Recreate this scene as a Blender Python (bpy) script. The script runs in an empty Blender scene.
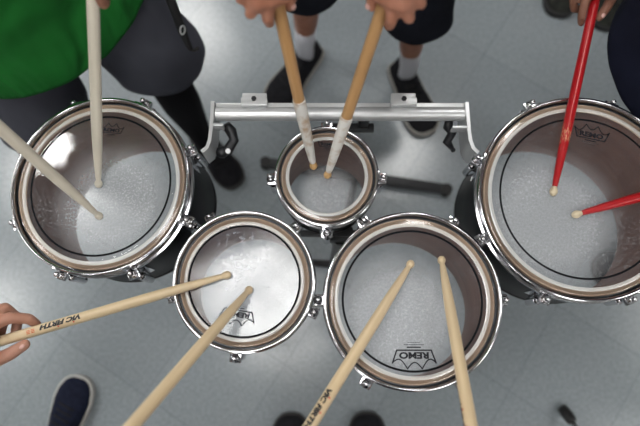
import bpy, bmesh, math, random
from mathutils import Vector, Matrix, noise
random.seed(7)
V = Vector
sc = bpy.context.scene
C = sc.collection
PI = math.pi

# ------------------------------------------------------------------ camera
FPX = 600.0
CAMH = 1.88
TILT = math.atan((340 - 213) / FPX)
CAM = V((0, 0, CAMH))
FW = V((0, math.sin(TILT), -math.cos(TILT)))
UP = V((0, math.cos(TILT), math.sin(TILT)))
def at(u, v, z):
    d = FW * FPX + V((1, 0, 0)) * (u - 320) + UP * (213 - v)
    return CAM + d * ((z - CAMH) / d.z)
def ppm(p):                       # pixels per metre at a point
    return FPX / (p - CAM).dot(FW)
cd = bpy.data.cameras.new('camera'); cam = bpy.data.objects.new('camera', cd); C.objects.link(cam)
cam.location = CAM; cam.rotation_euler = (TILT, 0, 0)
cd.sensor_width = 36; cd.lens = 36 * FPX / 640; cd.clip_start = 0.02
cd.dof.use_dof = True; cd.dof.focus_distance = 1.07; cd.dof.aperture_fstop = 2.1
sc.camera = cam
ZD = 0.80

# ------------------------------------------------------------------ materials
def nodes(name):
    m = bpy.data.materials.new(name); m.use_nodes = True
    return m, m.node_tree.nodes, m.node_tree.links
def mat(name, col, rough=.5, metal=0, spec=.5, noise_amt=0, nscale=30, bump=0, bscale=200, sss=0, col2=None, coat=0):
    m, N, L = nodes(name); b = N['Principled BSDF']
    b.inputs['Base Color'].default_value = (*col, 1); b.inputs['Roughness'].default_value = rough
    b.inputs['Metallic'].default_value = metal; b.inputs['Specular IOR Level'].default_value = spec
    b.inputs['Coat Weight'].default_value = coat
    tc = N.new('ShaderNodeTexCoord')
    if noise_amt or col2:
        n = N.new('ShaderNodeTexNoise'); n.inputs['Scale'].default_value = nscale; n.inputs['Detail'].default_value = 5
        L.new(tc.outputs['Object'], n.inputs['Vector'])
        r = N.new('ShaderNodeValToRGB'); r.color_ramp.elements[0].position = .35; r.color_ramp.elements[1].position = .65
        c2 = col2 or tuple(min(1, c * (1 + noise_amt)) for c in col)
        c1 = col if col2 else tuple(c * (1 - noise_amt) for c in col)
        r.color_ramp.elements[0].color = (*c1, 1); r.color_ramp.elements[1].color = (*c2, 1)
        L.new(n.outputs['Fac'], r.inputs['Fac']); L.new(r.outputs['Color'], b.inputs['Base Color'])
    if bump:
        n2 = N.new('ShaderNodeTexNoise'); n2.inputs['Scale'].default_value = bscale
        L.new(tc.outputs['Object'], n2.inputs['Vector'])
        bp = N.new('ShaderNodeBump'); bp.inputs['Strength'].default_value = bump; bp.inputs['Distance'].default_value = .002
        L.new(n2.outputs['Fac'], bp.inputs['Height']); L.new(bp.outputs['Normal'], b.inputs['Normal'])
    if sss:
        b.inputs['Subsurface Weight'].default_value = sss; b.inputs['Subsurface Radius'].default_value = (.01, .004, .002)
    return m
M = {}
M['chrome'] = mat('chrome', (.64, .64, .665), .14, 1)
M['alu'] = mat('alu', (.70, .71, .72), .38, 1, bump=.05)
M['alu_paint'] = mat('alu_paint', (.62, .63, .64), .35, .55)
M['shell'] = mat('shell_black', (.008, .009, .010), .42, 0, .15)
M['rubber'] = mat('rubber', (.012, .012, .013), .6)
M['blackmetal'] = mat('black_metal', (.02, .021, .024), .4, .3)
M['stripe'] = mat('stripe', (.008, .008, .01), .8, spec=.1)
M['ink'] = mat('ink', (.015, .015, .018), .4)
M['inkred'] = mat('ink_red', (.55, .03, .02), .4)
M['inkorange'] = mat('ink_orange', (.6, .14, .05), .4)
M['logo'] = mat('logo_ink', (.02, .02, .025), .9, spec=.1)
M['greenshirt'] = mat('green_cotton', (.014, .155, .026), .9, spec=.15, noise_amt=.14, nscale=7, bump=.25, bscale=420)
M['greyshorts'] = mat('grey_shorts', (.075, .078, .098), .85, spec=.15, noise_amt=.1, nscale=5, bump=.2, bscale=500)
M['blackshorts'] = mat('black_shorts', (.010, .011, .017), .9, spec=.12, noise_amt=.2, nscale=9)
M['navy'] = mat('navy_cotton', (.010, .012, .026), .9, spec=.12, noise_amt=.2, nscale=9, bump=.2)
M['dkgreyshirt'] = mat('charcoal_cotton', (.05, .05, .055), .9, spec=.12, noise_amt=.1)
M['legging'] = mat('black_legging', (.008, .008, .010), .8, spec=.15)
M['greenprint'] = mat('green_print', (.08, .28, .08), .8)
M['sock'] = mat('white_sock', (.62, .63, .68), .9, spec=.1, bump=.4, bscale=600)
M['shoeblack'] = mat('shoe_black', (.010, .010, .013), .8, spec=.2, noise_amt=.3, nscale=60)
M['shoenavy'] = mat('shoe_navy', (.010, .013, .030), .85, spec=.2, noise_amt=.25, nscale=80)
M['shoegrey'] = mat('shoe_grey', (.030, .032, .026), .8, spec=.2, col2=(.012, .013, .012), nscale=35)
M['lace'] = mat('lace', (.006, .006, .007), .9)
M['solewhite'] = mat('sole_white', (.50, .49, .47), .7)
M['solegrey'] = mat('sole_grey', (.30, .29, .27), .7)
M['soledark'] = mat('sole_dark', (.02, .02, .02), .7)
M['hair'] = mat('hair', (.012, .008, .006), .6)
M['eye'] = mat('eye', (.8, .8, .78), .3)
M['nail'] = mat('nail', (.66, .40, .35), .35)
def skin(name, c, c2):
    return mat(name, c, .55, 0, .35, col2=c2, nscale=38, bump=.35, bscale=330, sss=.12)
M['skinB'] = skin('skin_tan', (.36, .155, .095), (.43, .20, .135))
M['skinA'] = skin('skin_brown', (.30, .13, .08), (.36, .17, .11))
M['skinD'] = skin('skin_medium', (.42, .21, .145), (.50, .26, .19))
M['skinC'] = skin('skin_deep', (.22, .10, .065), (.27, .13, .09))
M['skinE'] = skin('skin_light', (.45, .24, .17), (.5, .28, .2))

def folds(m, sc_, dist):
    N, L = m.node_tree.nodes, m.node_tree.links; b = N['Principled BSDF']
    tc = N.new('ShaderNodeTexCoord'); mp = N.new('ShaderNodeMapping'); mp.inputs['Scale'].default_value = (1, 1, .55); mp.inputs['Rotation'].default_value = (.4, .5, .6)
    n = N.new('ShaderNodeTexNoise'); n.inputs['Scale'].default_value = sc_; n.inputs['Detail'].default_value = 2; n.inputs['Distortion'].default_value = 1.2
    L.new(tc.outputs['Object'], mp.inputs[0]); L.new(mp.outputs[0], n.inputs['Vector'])
    bp = N.new('ShaderNodeBump'); bp.inputs['Strength'].default_value = .9; bp.inputs['Distance'].default_value = dist
    L.new(n.outputs['Fac'], bp.inputs['Height'])
    old = b.inputs['Normal'].links
    if old: L.new(old[0].from_socket, bp.inputs['Normal'])
    L.new(bp.outputs[0], b.inputs['Normal'])
folds(M['greenshirt'], 7, .05); folds(M['greyshorts'], 5, .02); folds(M['navy'], 6, .02)

def wood(name, ca, cb, rough=.4, axis_scale=(3, 90, 90), coat=.0):
    m, N, L = nodes(name); b = N['Principled BSDF']; b.inputs['Roughness'].default_value = rough
    b.inputs['Coat Weight'].default_value = coat
    tc = N.new('ShaderNodeTexCoord'); mp = N.new('ShaderNodeMapping'); mp.inputs['Scale'].default_value = axis_scale
    n = N.new('ShaderNodeTexNoise'); n.inputs['Scale'].default_value = 1.5; n.inputs['Detail'].default_value = 6
    r = N.new('ShaderNodeValToRGB'); r.color_ramp.elements[0].position = .3; r.color_ramp.elements[1].position = .7
    r.color_ramp.elements[0].color = (*ca, 1); r.color_ramp.elements[1].color = (*cb, 1)
    L.new(tc.outputs['Object'], mp.inputs[0]); L.new(mp.outputs[0], n.inputs['Vector']); L.new(n.outputs['Fac'], r.inputs[0])
    L.new(r.outputs[0], b.inputs['Base Color']); return m
M['hickory'] = wood('hickory', (.60, .46, .28), (.70, .56, .37))
M['hickory_dark'] = wood('hickory_dark', (.42, .235, .095), (.50, .30, .14))
M['whitestick'] = wood('white_stick', (.55, .51, .42), (.63, .59, .50), .45)
M['tipwood'] = wood('tip_wood', (.50, .30, .12), (.60, .38, .18), .5)
M['tippale'] = wood('tip_pale', (.60, .50, .34), (.72, .62, .44), .5)
M['shellwood'] = wood('shell_wood', (.225, .088, .053), (.32, .136, .085), .55, (4, 4, 25))
M['edgewood'] = wood('edge_wood', (.58, .41, .28), (.68, .50, .36), .55, (10, 10, 10))
# tape: white wraps with grubby bands
def tape_mat():
    m, N, L = nodes('tape'); b = N['Principled BSDF']; b.inputs['Roughness'].default_value = .7
    tc = N.new('ShaderNodeTexCoord')
    w = N.new('ShaderNodeTexNoise'); w.inputs['Scale'].default_value = 55; w.inputs['Detail'].default_value = 3
    r = N.new('ShaderNodeValToRGB'); r.color_ramp.elements[0].position = .28; r.color_ramp.elements[1].position = .52
    r.color_ramp.elements[0].color = (.42, .30, .20, 1); r.color_ramp.elements[1].color = (.66, .65, .62, 1)
    L.new(tc.outputs['Object'], w.inputs['Vector']); L.new(w.outputs['Fac'], r.inputs[0]); L.new(r.outputs[0], b.inputs['Base Color'])
    wv = N.new('ShaderNodeTexWave'); wv.inputs['Scale'].default_value = 22; wv.inputs['Distortion'].default_value = 1
    L.new(tc.outputs['Object'], wv.inputs['Vector'])
    bp = N.new('ShaderNodeBump'); bp.inputs['Strength'].default_value = .5; bp.inputs['Distance'].default_value = .001
    L.new(wv.outputs['Fac'], bp.inputs['Height']); L.new(bp.outputs['Normal'], b.inputs['Normal'])
    return m
M['tape'] = tape_mat()
def red_mat(name, c, w):
    m, N, L = nodes(name); b = N['Principled BSDF']; b.inputs['Roughness'].default_value = .3
    tc = N.new('ShaderNodeTexCoord'); sx = N.new('ShaderNodeSeparateXYZ'); L.new(tc.outputs['Object'], sx.inputs[0])
    mr = N.new('ShaderNodeMath'); mr.operation = 'SUBTRACT'; mr.inputs[1].default_value = c; L.new(sx.outputs[0], mr.inputs[0])
    ab = N.new('ShaderNodeMath'); ab.operation = 'ABSOLUTE'; L.new(mr.outputs[0], ab.inputs[0])
    dv = N.new('ShaderNodeMath'); dv.operation = 'DIVIDE'; dv.inputs[1].default_value = w; L.new(ab.outputs[0], dv.inputs[0])
    iv = N.new('ShaderNodeMath'); iv.operation = 'SUBTRACT'; iv.use_clamp = True; iv.inputs[0].default_value = 1; L.new(dv.outputs[0], iv.inputs[1])
    n = N.new('ShaderNodeTexNoise'); n.inputs['Scale'].default_value = 260; n.inputs['Detail'].default_value = 4
    mp = N.new('ShaderNodeMapping'); mp.inputs['Scale'].default_value = (.5, 1.3, 1.3); L.new(tc.outputs['Object'], mp.inputs[0]); L.new(mp.outputs[0], n.inputs['Vector'])
    mu = N.new('ShaderNodeMath'); mu.operation = 'MULTIPLY'; L.new(iv.outputs[0], mu.inputs[0]); L.new(n.outputs['Fac'], mu.inputs[1])
    r = N.new('ShaderNodeValToRGB'); r.color_ramp.elements[0].position = .42; r.color_ramp.elements[1].position = .62
    r.color_ramp.elements[0].color = (.42, .010, .014, 1); r.color_ramp.elements[1].color = (.66, .36, .20, 1)
    L.new(mu.outputs[0], r.inputs[0]); L.new(r.outputs[0], b.inputs['Base Color']); return m
M['red'] = red_mat('red_lacquer', .112, .085); M['red_clean'] = red_mat('red_lacquer_clean', .5, .01)

def film(name, haze, scuff, rough=.07, sscale=70, seed=0, wear_brighten=0, wr=.1, gm=1.15, wc=(0, 0), dc=(.78, .80, .84), bs=.12):
    m, N, L = nodes(name)
    for n in list(N):
        if n.type == 'BSDF_PRINCIPLED': N.remove(n)
    out = N['Material Output']
    tr = N.new('ShaderNodeBsdfTransparent'); tr.inputs[0].default_value = (.93, .94, .95, 1)
    df = N.new('ShaderNodeBsdfDiffuse'); df.inputs[0].default_value = (*dc, 1)
    gl = N.new('ShaderNodeBsdfGlossy'); gl.inputs[0].default_value = (1, 1, 1, 1); gl.inputs['Roughness'].default_value = rough
    tc = N.new('ShaderNodeTexCoord'); mp = N.new('ShaderNodeMapping'); mp.inputs['Location'].default_value = (seed, seed * 2, 0)
    L.new(tc.outputs['Object'], mp.inputs[0])
    n1 = N.new('ShaderNodeTexNoise'); n1.inputs['Scale'].default_value = sscale; n1.inputs['Detail'].default_value = 8; n1.inputs['Roughness'].default_value = .7
    n2 = N.new('ShaderNodeTexNoise'); n2.inputs['Scale'].default_value = 9; n2.inputs['Detail'].default_value = 2
    L.new(mp.outputs[0], n1.inputs['Vector']); L.new(mp.outputs[0], n2.inputs['Vector'])
    r1 = N.new('ShaderNodeMapRange'); r1.inputs[1].default_value = .50; r1.inputs[2].default_value = .72; L.new(n1.outputs['Fac'], r1.inputs[0])
    r2 = N.new('ShaderNodeMapRange'); r2.inputs[1].default_value = .35; r2.inputs[2].default_value = .62; L.new(n2.outputs['Fac'], r2.inputs[0])
    mu = N.new('ShaderNodeMath'); mu.operation = 'MULTIPLY'; L.new(r1.outputs[0], mu.inputs[0]); L.new(r2.outputs[0], mu.inputs[1])
    ml = N.new('ShaderNodeMath'); ml.operation = 'MULTIPLY_ADD'; ml.inputs[1].default_value = scuff; ml.inputs[2].default_value = haze
    L.new(mu.outputs[0], ml.inputs[0])
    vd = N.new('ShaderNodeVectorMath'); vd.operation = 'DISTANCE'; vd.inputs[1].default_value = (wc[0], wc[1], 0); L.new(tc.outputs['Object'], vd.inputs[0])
    mw = N.new('ShaderNodeMapRange'); mw.interpolation_type = 'SMOOTHSTEP'; mw.inputs[1].default_value = wr; mw.inputs[2].default_value = wr * .45; mw.inputs[3].default_value = 0; mw.inputs[4].default_value = wear_brighten  # worn playing zone plus brightening painted over the see-through shell opening
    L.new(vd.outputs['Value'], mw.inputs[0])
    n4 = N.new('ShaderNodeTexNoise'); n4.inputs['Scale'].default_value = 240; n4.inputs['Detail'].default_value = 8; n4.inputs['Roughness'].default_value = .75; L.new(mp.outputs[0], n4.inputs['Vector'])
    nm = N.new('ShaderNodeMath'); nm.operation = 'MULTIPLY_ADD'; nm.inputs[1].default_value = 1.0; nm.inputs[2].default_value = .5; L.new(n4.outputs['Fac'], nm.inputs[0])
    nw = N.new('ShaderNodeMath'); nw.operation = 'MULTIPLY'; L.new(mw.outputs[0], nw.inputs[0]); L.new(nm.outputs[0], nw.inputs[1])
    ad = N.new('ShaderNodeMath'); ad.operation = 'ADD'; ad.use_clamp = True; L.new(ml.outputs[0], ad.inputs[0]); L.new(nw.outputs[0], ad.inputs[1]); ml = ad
    mx = N.new('ShaderNodeMixShader'); L.new(ml.outputs[0], mx.inputs[0]); L.new(tr.outputs[0], mx.inputs[1]); L.new(df.outputs[0], mx.inputs[2])
    fr = N.new('ShaderNodeFresnel'); fr.inputs[0].default_value = 1.55
    bp = N.new('ShaderNodeBump'); bp.inputs['Strength'].default_value = bs; bp.inputs['Distance'].default_value = .001
    L.new(n1.outputs['Fac'], bp.inputs['Height']); L.new(bp.outputs[0], gl.inputs['Normal'])
    f2 = N.new('ShaderNodeMath'); f2.operation = 'MULTIPLY'; f2.inputs[1].default_value = gm; 
    gv = N.new('ShaderNodeMapRange'); gv.inputs[1].default_value = .35; gv.inputs[2].default_value = .65; gv.inputs[3].default_value = .62; gv.inputs[4].default_value = 1.25; L.new(n2.outputs['Fac'], gv.inputs[0])
    f3 = N.new('ShaderNodeMath'); f3.operation = 'MULTIPLY'; L.new(fr.outputs[0], f3.inputs[0]); L.new(gv.outputs[0], f3.inputs[1]); L.new(f3.outputs[0], f2.inputs[0])
    m2 = N.new('ShaderNodeMixShader'); L.new(f2.outputs[0], m2.inputs[0]); L.new(mx.outputs[0], m2.inputs[1]); L.new(gl.outputs[0], m2.inputs[2])
    L.new(m2.outputs[0], out.inputs[0])
    return m
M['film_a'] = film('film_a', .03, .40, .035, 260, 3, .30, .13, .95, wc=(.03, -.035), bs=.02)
M['film_b'] = film('film_b', .05, .50, .10, 110, 11, .15, .08, .95, dc=(.74, .76, .86), bs=.08)
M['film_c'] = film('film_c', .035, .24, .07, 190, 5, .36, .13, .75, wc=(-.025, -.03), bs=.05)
M['film_d'] = film('film_d', .03, .28, .07, 190, 8, .32, .15, .75, wc=(-.065, -.04), bs=.05)
M['film_e'] = film('film_e', .02, .22, .1, 200, 2, .26, .062, .75, wc=(0, -.035))
M['film_ring_sheen'] = film('film_ring_sheen', .52, 0, .2, 80, 1, dc=(.92, .91, .88))  # whitened colour stands in for ceiling reflections along the curved collar
M['film_rim'] = film('film_rim', .02, 0, .1, 80, 1)

# ------------------------------------------------------------------ helpers
def link(name, me, m=None, parent=None, smooth=True):
    o = bpy.data.objects.new(name, me); C.objects.link(o)
    if m is not None:
        for x in (m if isinstance(m, (list, tuple)) else [m]): me.materials.append(x)
    if smooth:
        for p in me.polygons: p.use_smooth = True
    if parent: o.parent = parent
    return o
def fin(name, bm, m=None, parent=None, smooth=True, autosmooth=None):
    bmesh.ops.recalc_face_normals(bm, faces=bm.faces[:])
    me = bpy.data.meshes.new(name); bm.to_mesh(me); bm.free()
    o = link(name, me, m, parent, smooth)
    if autosmooth:
        me.set_sharp_from_angle(angle=math.radians(autosmooth))
    return o
def empty(name, label, cat, loc=(0, 0, 0), group=None):
    o = bpy.data.objects.new(name, None); C.objects.link(o); o.location = loc; o.empty_display_size = .05
    return tag(o, label, cat, group)
def tag(o, label, cat, group=None):
    o['label'] = label; o['category'] = cat
    if group: o['group'] = group
    return o
def struct(o): o['kind'] = 'structure'; return o
def lathe(bm, prof, n=96, closed=True, mi=None, x0=V((0, 0, 0))):
    rings = []
    for r, z in prof:
        if r < 1e-6: rings.append([bm.verts.new(x0 + V((0, 0, z)))])
        else: rings.append([bm.verts.new(x0 + V((r * math.cos(2 * PI * i / n), r * math.sin(2 * PI * i / n), z))) for i in range(n)])
    k = len(rings)
    for j in range(k if closed else k - 1):
        a, b = rings[j], rings[(j + 1) % k]
        for i in range(n):
            i2 = (i + 1) % n
            if len(a) == 1 and len(b) == 1: continue
            if len(a) == 1: f = bm.faces.new((a[0], b[i], b[i2]))
            elif len(b) == 1: f = bm.faces.new((a[i], b[0], a[i2]))
            else: f = bm.faces.new((a[i], b[i], b[i2], a[i2]))
            if mi: f.material_index = mi[j]
def frame(x, up=V((0, 0, 1))):
    x = x.normalized(); y = up.cross(x)
    if y.length < 1e-4: y = V((0, 1, 0)).cross(x)
    y.normalize(); z = x.cross(y)
    return Matrix((x, y, z)).transposed()
def tube(bm, p0, p1, r0, r1=None, n=20, caps=True):
    r1 = r0 if r1 is None else r1; F = frame(p1 - p0)
    A = [bm.verts.new(p0 + F @ V((0, r0 * math.cos(2 * PI * i / n), r0 * math.sin(2 * PI * i / n)))) for i in range(n)]
    B = [bm.verts.new(p1 + F @ V((0, r1 * math.cos(2 * PI * i / n), r1 * math.sin(2 * PI * i / n)))) for i in range(n)]
    for i in range(n): bm.faces.new((A[i], A[(i + 1) % n], B[(i + 1) % n], B[i]))
    if caps: bm.faces.new(A[::-1]); bm.faces.new(B)
def box(bm, c, s, F=None, bevel=0.0):
    F = F or Matrix.Identity(3)
    r = bmesh.ops.create_cube(bm, size=1)
    vs = r['verts']
    for v in vs: v.co = V((v.co.x * s[0], v.co.y * s[1], v.co.z * s[2]))
    if bevel:
        es = list({e for v in vs for e in v.link_edges})
        rr = bmesh.ops.bevel(bm, geom=es, offset=bevel, segments=2, affect='EDGES', profile=.7)
        vs = list({v for f in rr['faces'] for v in f.verts} | {v for v in vs if v.is_valid})
    for v in vs: v.co = c + F @ v.co
def sweep(bm, pts, rs, n=12):
    rings = []
    for i, p in enumerate(pts):
        d = (pts[min(i + 1, len(pts) - 1)] - pts[max(i - 1, 0)])
        F = frame(d)
        rings.append([bm.verts.new(p + F @ V((0, rs[i] * math.cos(2 * PI * k / n), rs[i] * math.sin(2 * PI * k / n)))) for k in range(n)])
    for a, b in zip(rings, rings[1:]):
        for k in range(n): bm.faces.new((a[k], a[(k + 1) % n], b[(k + 1) % n], b[k]))
    bm.faces.new(rings[0][::-1]); bm.faces.new(rings[-1])
def strip(bm, pts, w, h, F=None):      # flat-bar polyline: pts in a plane, bar width w along axis F col, thickness h
    pass
def ball(bm, c, r, F=None, sub=2):
    s = r if isinstance(r, (tuple, list)) else (r, r, r)
    rr = bmesh.ops.create_icosphere(bm, subdivisions=sub, radius=1)
    F = F or Matrix.Identity(3)
    for v in rr['verts']: v.co = c + F @ V((v.co.x * s[0], v.co.y * s[1], v.co.z * s[2]))
def cap(bm, p0, p1, r0, r1, n=16):
    if (p1 - p0).length > 1e-4: tube(bm, p0, p1, r0, r1, n)
    ball(bm, p0, r0 * 1.0); ball(bm, p1, r1 * 1.0)
def remesh(bm, voxel, smooth=3, wr=None):
    me = bpy.data.meshes.new('tmp'); bm.to_mesh(me); bm.free()
    o = bpy.data.objects.new('tmp', me); C.objects.link(o)
    md = o.modifiers.new('r', 'REMESH'); md.mode = 'VOXEL'; md.voxel_size = voxel; md.use_smooth_shade = True
    dg = bpy.context.evaluated_depsgraph_get(); dg.update()
    m2 = bpy.data.meshes.new_from_object(o.evaluated_get(dg))
    bpy.data.objects.remove(o); bpy.data.meshes.remove(me)
    b = bmesh.new(); b.from_mesh(m2); bpy.data.meshes.remove(m2)
    for _ in range(smooth):
        bmesh.ops.smooth_vert(b, verts=b.verts[:], factor=.5, use_axis_x=True, use_axis_y=True, use_axis_z=True)
    if wr:
        b.normal_update()
        amp, sc_, st = wr
        for v in b.verts:
            q = V((v.co.x * st[0], v.co.y * st[1], v.co.z * st[2])) * sc_
            v.co += v.normal * amp * (noise.noise(q) + .5 * noise.noise(q * 2.3))
    return b
def cut(b, co, no):
    bmesh.ops.bisect_plane(b, geom=b.verts[:] + b.edges[:] + b.faces[:], plane_co=co, plane_no=no, clear_outer=True)
def solid(o, t):
    md = o.modifiers.new('thickness', 'SOLIDIFY'); md.thickness = t; md.offset = -1
def text_mesh(s, size, shear=0, extrude=0, bold=0):
    cu = bpy.data.curves.new('t', 'FONT'); cu.body = s; cu.size = size; cu.shear = shear; cu.offset = bold
    cu.align_x = 'CENTER'; cu.resolution_u = 3
    o = bpy.data.objects.new('t', cu); C.objects.link(o)
    dg = bpy.context.evaluated_depsgraph_get(); dg.update()
    me = bpy.data.meshes.new_from_object(o.evaluated_get(dg))
    b = bmesh.new(); b.from_mesh(me)
    bpy.data.objects.remove(o); bpy.data.curves.remove(cu); bpy.data.meshes.remove(me)
    return b
def merge(dst, src, f=None):
    mp = {}
    for v in src.verts: mp[v] = dst.verts.new(f(v.co) if f else v.co)
    for fa in src.faces:
        try: nf = dst.faces.new([mp[v] for v in fa.verts]); nf.material_index = fa.material_index
        except ValueError: pass
    src.free()

# ------------------------------------------------------------------ setting
X0, X1, Y0, Y1, ZC = -3.0, 3.2, -2.4, 3.2, 2.7
def floor_mat():
    m, N, L = nodes('vinyl_tile'); b = N['Principled BSDF']
    tc = N.new('ShaderNodeTexCoord'); mp = N.new('ShaderNodeMapping')
    mp.inputs['Rotation'].default_value = (0, 0, math.radians(33)); mp.inputs['Location'].default_value = (.05, .12, 0)
    L.new(tc.outputs['Object'], mp.inputs[0])
    br = N.new('ShaderNodeTexBrick'); br.offset = 0; br.inputs['Scale'].default_value = 1
    br.inputs['Brick Width'].default_value = .305; br.inputs['Row Height'].default_value = .305
    br.inputs['Mortar Size'].default_value = .0012; br.inputs['Mortar Smooth'].default_value = .1
    br.inputs['Color1'].default_value = (.262, .295, .318, 1); br.inputs['Color2'].default_value = (.282, .318, .34, 1)
    br.inputs['Mortar'].default_value = (.19, .212, .23, 1); L.new(mp.outputs[0], br.inputs['Vector'])
    n = N.new('ShaderNodeTexNoise'); n.inputs['Scale'].default_value = 110; n.inputs['Detail'].default_value = 6
    L.new(tc.outputs['Object'], n.inputs['Vector'])
    r = N.new('ShaderNodeValToRGB'); r.color_ramp.elements[0].position = .36; r.color_ramp.elements[1].position = .64
    r.color_ramp.elements[0].color = (.86, .86, .86, 1); r.color_ramp.elements[1].color = (1.08, 1.08, 1.08, 1)
    L.new(n.outputs['Fac'], r.inputs[0])
    n2 = N.new('ShaderNodeTexNoise'); n2.inputs['Scale'].default_value = 4; n2.inputs['Detail'].default_value = 3; L.new(tc.outputs['Object'], n2.inputs['Vector'])
    mx = N.new('ShaderNodeMix'); mx.data_type = 'RGBA'; mx.blend_type = 'MULTIPLY'; mx.inputs[0].default_value = 1
    L.new(br.outputs['Color'], mx.inputs[6]); L.new(r.outputs[0], mx.inputs[7]); L.new(mx.outputs[2], b.inputs['Base Color'])
    mr = N.new('ShaderNodeMapRange'); mr.inputs[3].default_value = .14; mr.inputs[4].default_value = .26; L.new(n2.outputs['Fac'], mr.inputs[0])
    L.new(mr.outputs[0], b.inputs['Roughness'])
    b.inputs['Specular IOR Level'].default_value = .6
    bp = N.new('ShaderNodeBump'); bp.inputs['Strength'].default_value = .10; bp.inputs['Distance'].default_value = .003
    n3 = N.new('ShaderNodeTexNoise'); n3.inputs['Scale'].default_value = 14; n3.inputs['Detail'].default_value = 4; L.new(tc.outputs['Object'], n3.inputs['Vector'])
    L.new(n3.outputs['Fac'], bp.inputs['Height']); L.new(bp.outputs[0], b.inputs['Normal'])
    return m
def slab(name, lo, hi, m):
    bm = bmesh.new(); lo = V(lo); hi = V(hi); box(bm, (lo + hi) / 2, hi - lo)
    return struct(fin(name, bm, m, smooth=False))
slab('floor', (X0, Y0, -.1), (X1, Y1, 0), floor_mat())
WM = mat('wall_paint', (.46, .45, .43), .8, noise_amt=.03, nscale=3)
CM = mat('ceiling_tile', (.34, .34, .33), .9, noise_amt=.06, nscale=60)
T = .1
slab('wall_left', (X0 - T, Y0 - T, 0), (X0, Y1 + T, ZC), WM); slab('wall_right', (X1, Y0 - T, 0), (X1 + T, Y1 + T, ZC), WM)
slab('wall_front', (X0, Y0 - T, 0), (X1, Y0, ZC), WM); slab('wall_back', (X0, Y1, 0), (X1, Y1 + T, ZC), WM)
slab('ceiling', (X0 - T, Y0 - T, ZC), (X1 + T, Y1 + T, ZC + T), CM)
BB = mat('baseboard_black', (.03, .03, .03), .5)
slab('baseboard_left', (X0, Y0, 0), (X0 + .012, Y1, .1), BB); slab('baseboard_right', (X1 - .012, Y0, 0), (X1, Y1, .1), BB)
slab('baseboard_back', (X0 + .012, Y1 - .012, 0), (X1 - .012, Y1, .1), BB); slab('baseboard_front', (X0 + .012, Y0, 0), (X1 - .012, Y0 + .012, .1), BB)

def emis(name, col, s):
    m, N, L = nodes(name); b = N['Principled BSDF']
    b.inputs['Base Color'].default_value = (.8, .8, .8, 1); b.inputs['Emission Color'].default_value = (*col, 1); b.inputs['Emission Strength'].default_value = s
    return m
def mirror_at(u, v, zm):          # ceiling point whose reflection in a horizontal plane at zm shows at pixel (u, v)
    p = at(u, v, 2 * zm - (ZC - .03)); return V((p.x, p.y, ZC))
def light(x, y, rot, w, l, s, label):
    t = empty('ceiling_light', label, 'ceiling light', (x, y, ZC - .03), 'ceiling light panels'); t.rotation_euler.z = rot
    bm = bmesh.new()
    for sx, sy, a, b_ in ((1, 0, .03, l), (-1, 0, .03, l), (0, 1, w, .03), (0, -1, w, .03)):
        box(bm, V((sx * (w / 2 - .015), sy * (l / 2 - .015), .014)), (a, b_, .03))
    fin('frame', bm, mat('lamp_frame', (.7, .7, .7), .5), t, False)
    bm = bmesh.new(); box(bm, V((0, 0, .016)), (w - .06, l - .06, .01))
    fin('diffuser', bm, emis('lamp_diffuser', (1, .985, .96), s), t, False)
LS = 9
for lx_, ly_ in ((-1.8, -1.3), (-.4, -1.3), (1.0, -1.3), (2.3, -1.0), (-2.5, .2), (-2.4, 2.2), (2.8, .2)):  # out-of-frame panels added as ambient fill, clear of the visible reflections
    light(lx_, ly_, 0, .62, .62, LS, 'unseen square fill light panel added away from the drums')
A0 = mirror_at(262, 310, ZD)
nB = Matrix.Rotation(math.radians(-5), 3, 'Y') @ Matrix.Rotation(math.radians(-1), 3, 'X') @ V((0, 0, 1))
pB = at(20, 130, ZD + .0); dB = (pB - CAM).normalized(); rB = dB - 2 * dB.dot(nB) * nB; B0 = pB + rB * ((ZC - .03 - pB.z) / rB.z); print('B0', B0)
C0 = mirror_at(185, 30, 0)
D0 = mirror_at(395, 150, 0)
light(A0.x, A0.y, .35, .62, .66, LS * 1.0, 'square ceiling light panel above the smaller front drum')
light(B0.x, B0.y, .25, .60, .60, LS * 2.2, 'square ceiling light panel above the left end of the drum set')
light(C0.x, C0.y, .35, .62, .75, LS * 1.3, 'square ceiling light panel behind the player in the green shirt')
light(D0.x, D0.y, .35, .40, .5, LS * 1.8, 'smallest ceiling light panel, above the silver rail')

w = bpy.data.worlds.new('world'); sc.world = w; w.use_nodes = True
w.node_tree.nodes['Background'].inputs[0].default_value = (.8, .88, 1, 1); w.node_tree.nodes['Background'].inputs[1].default_value = .3

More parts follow.
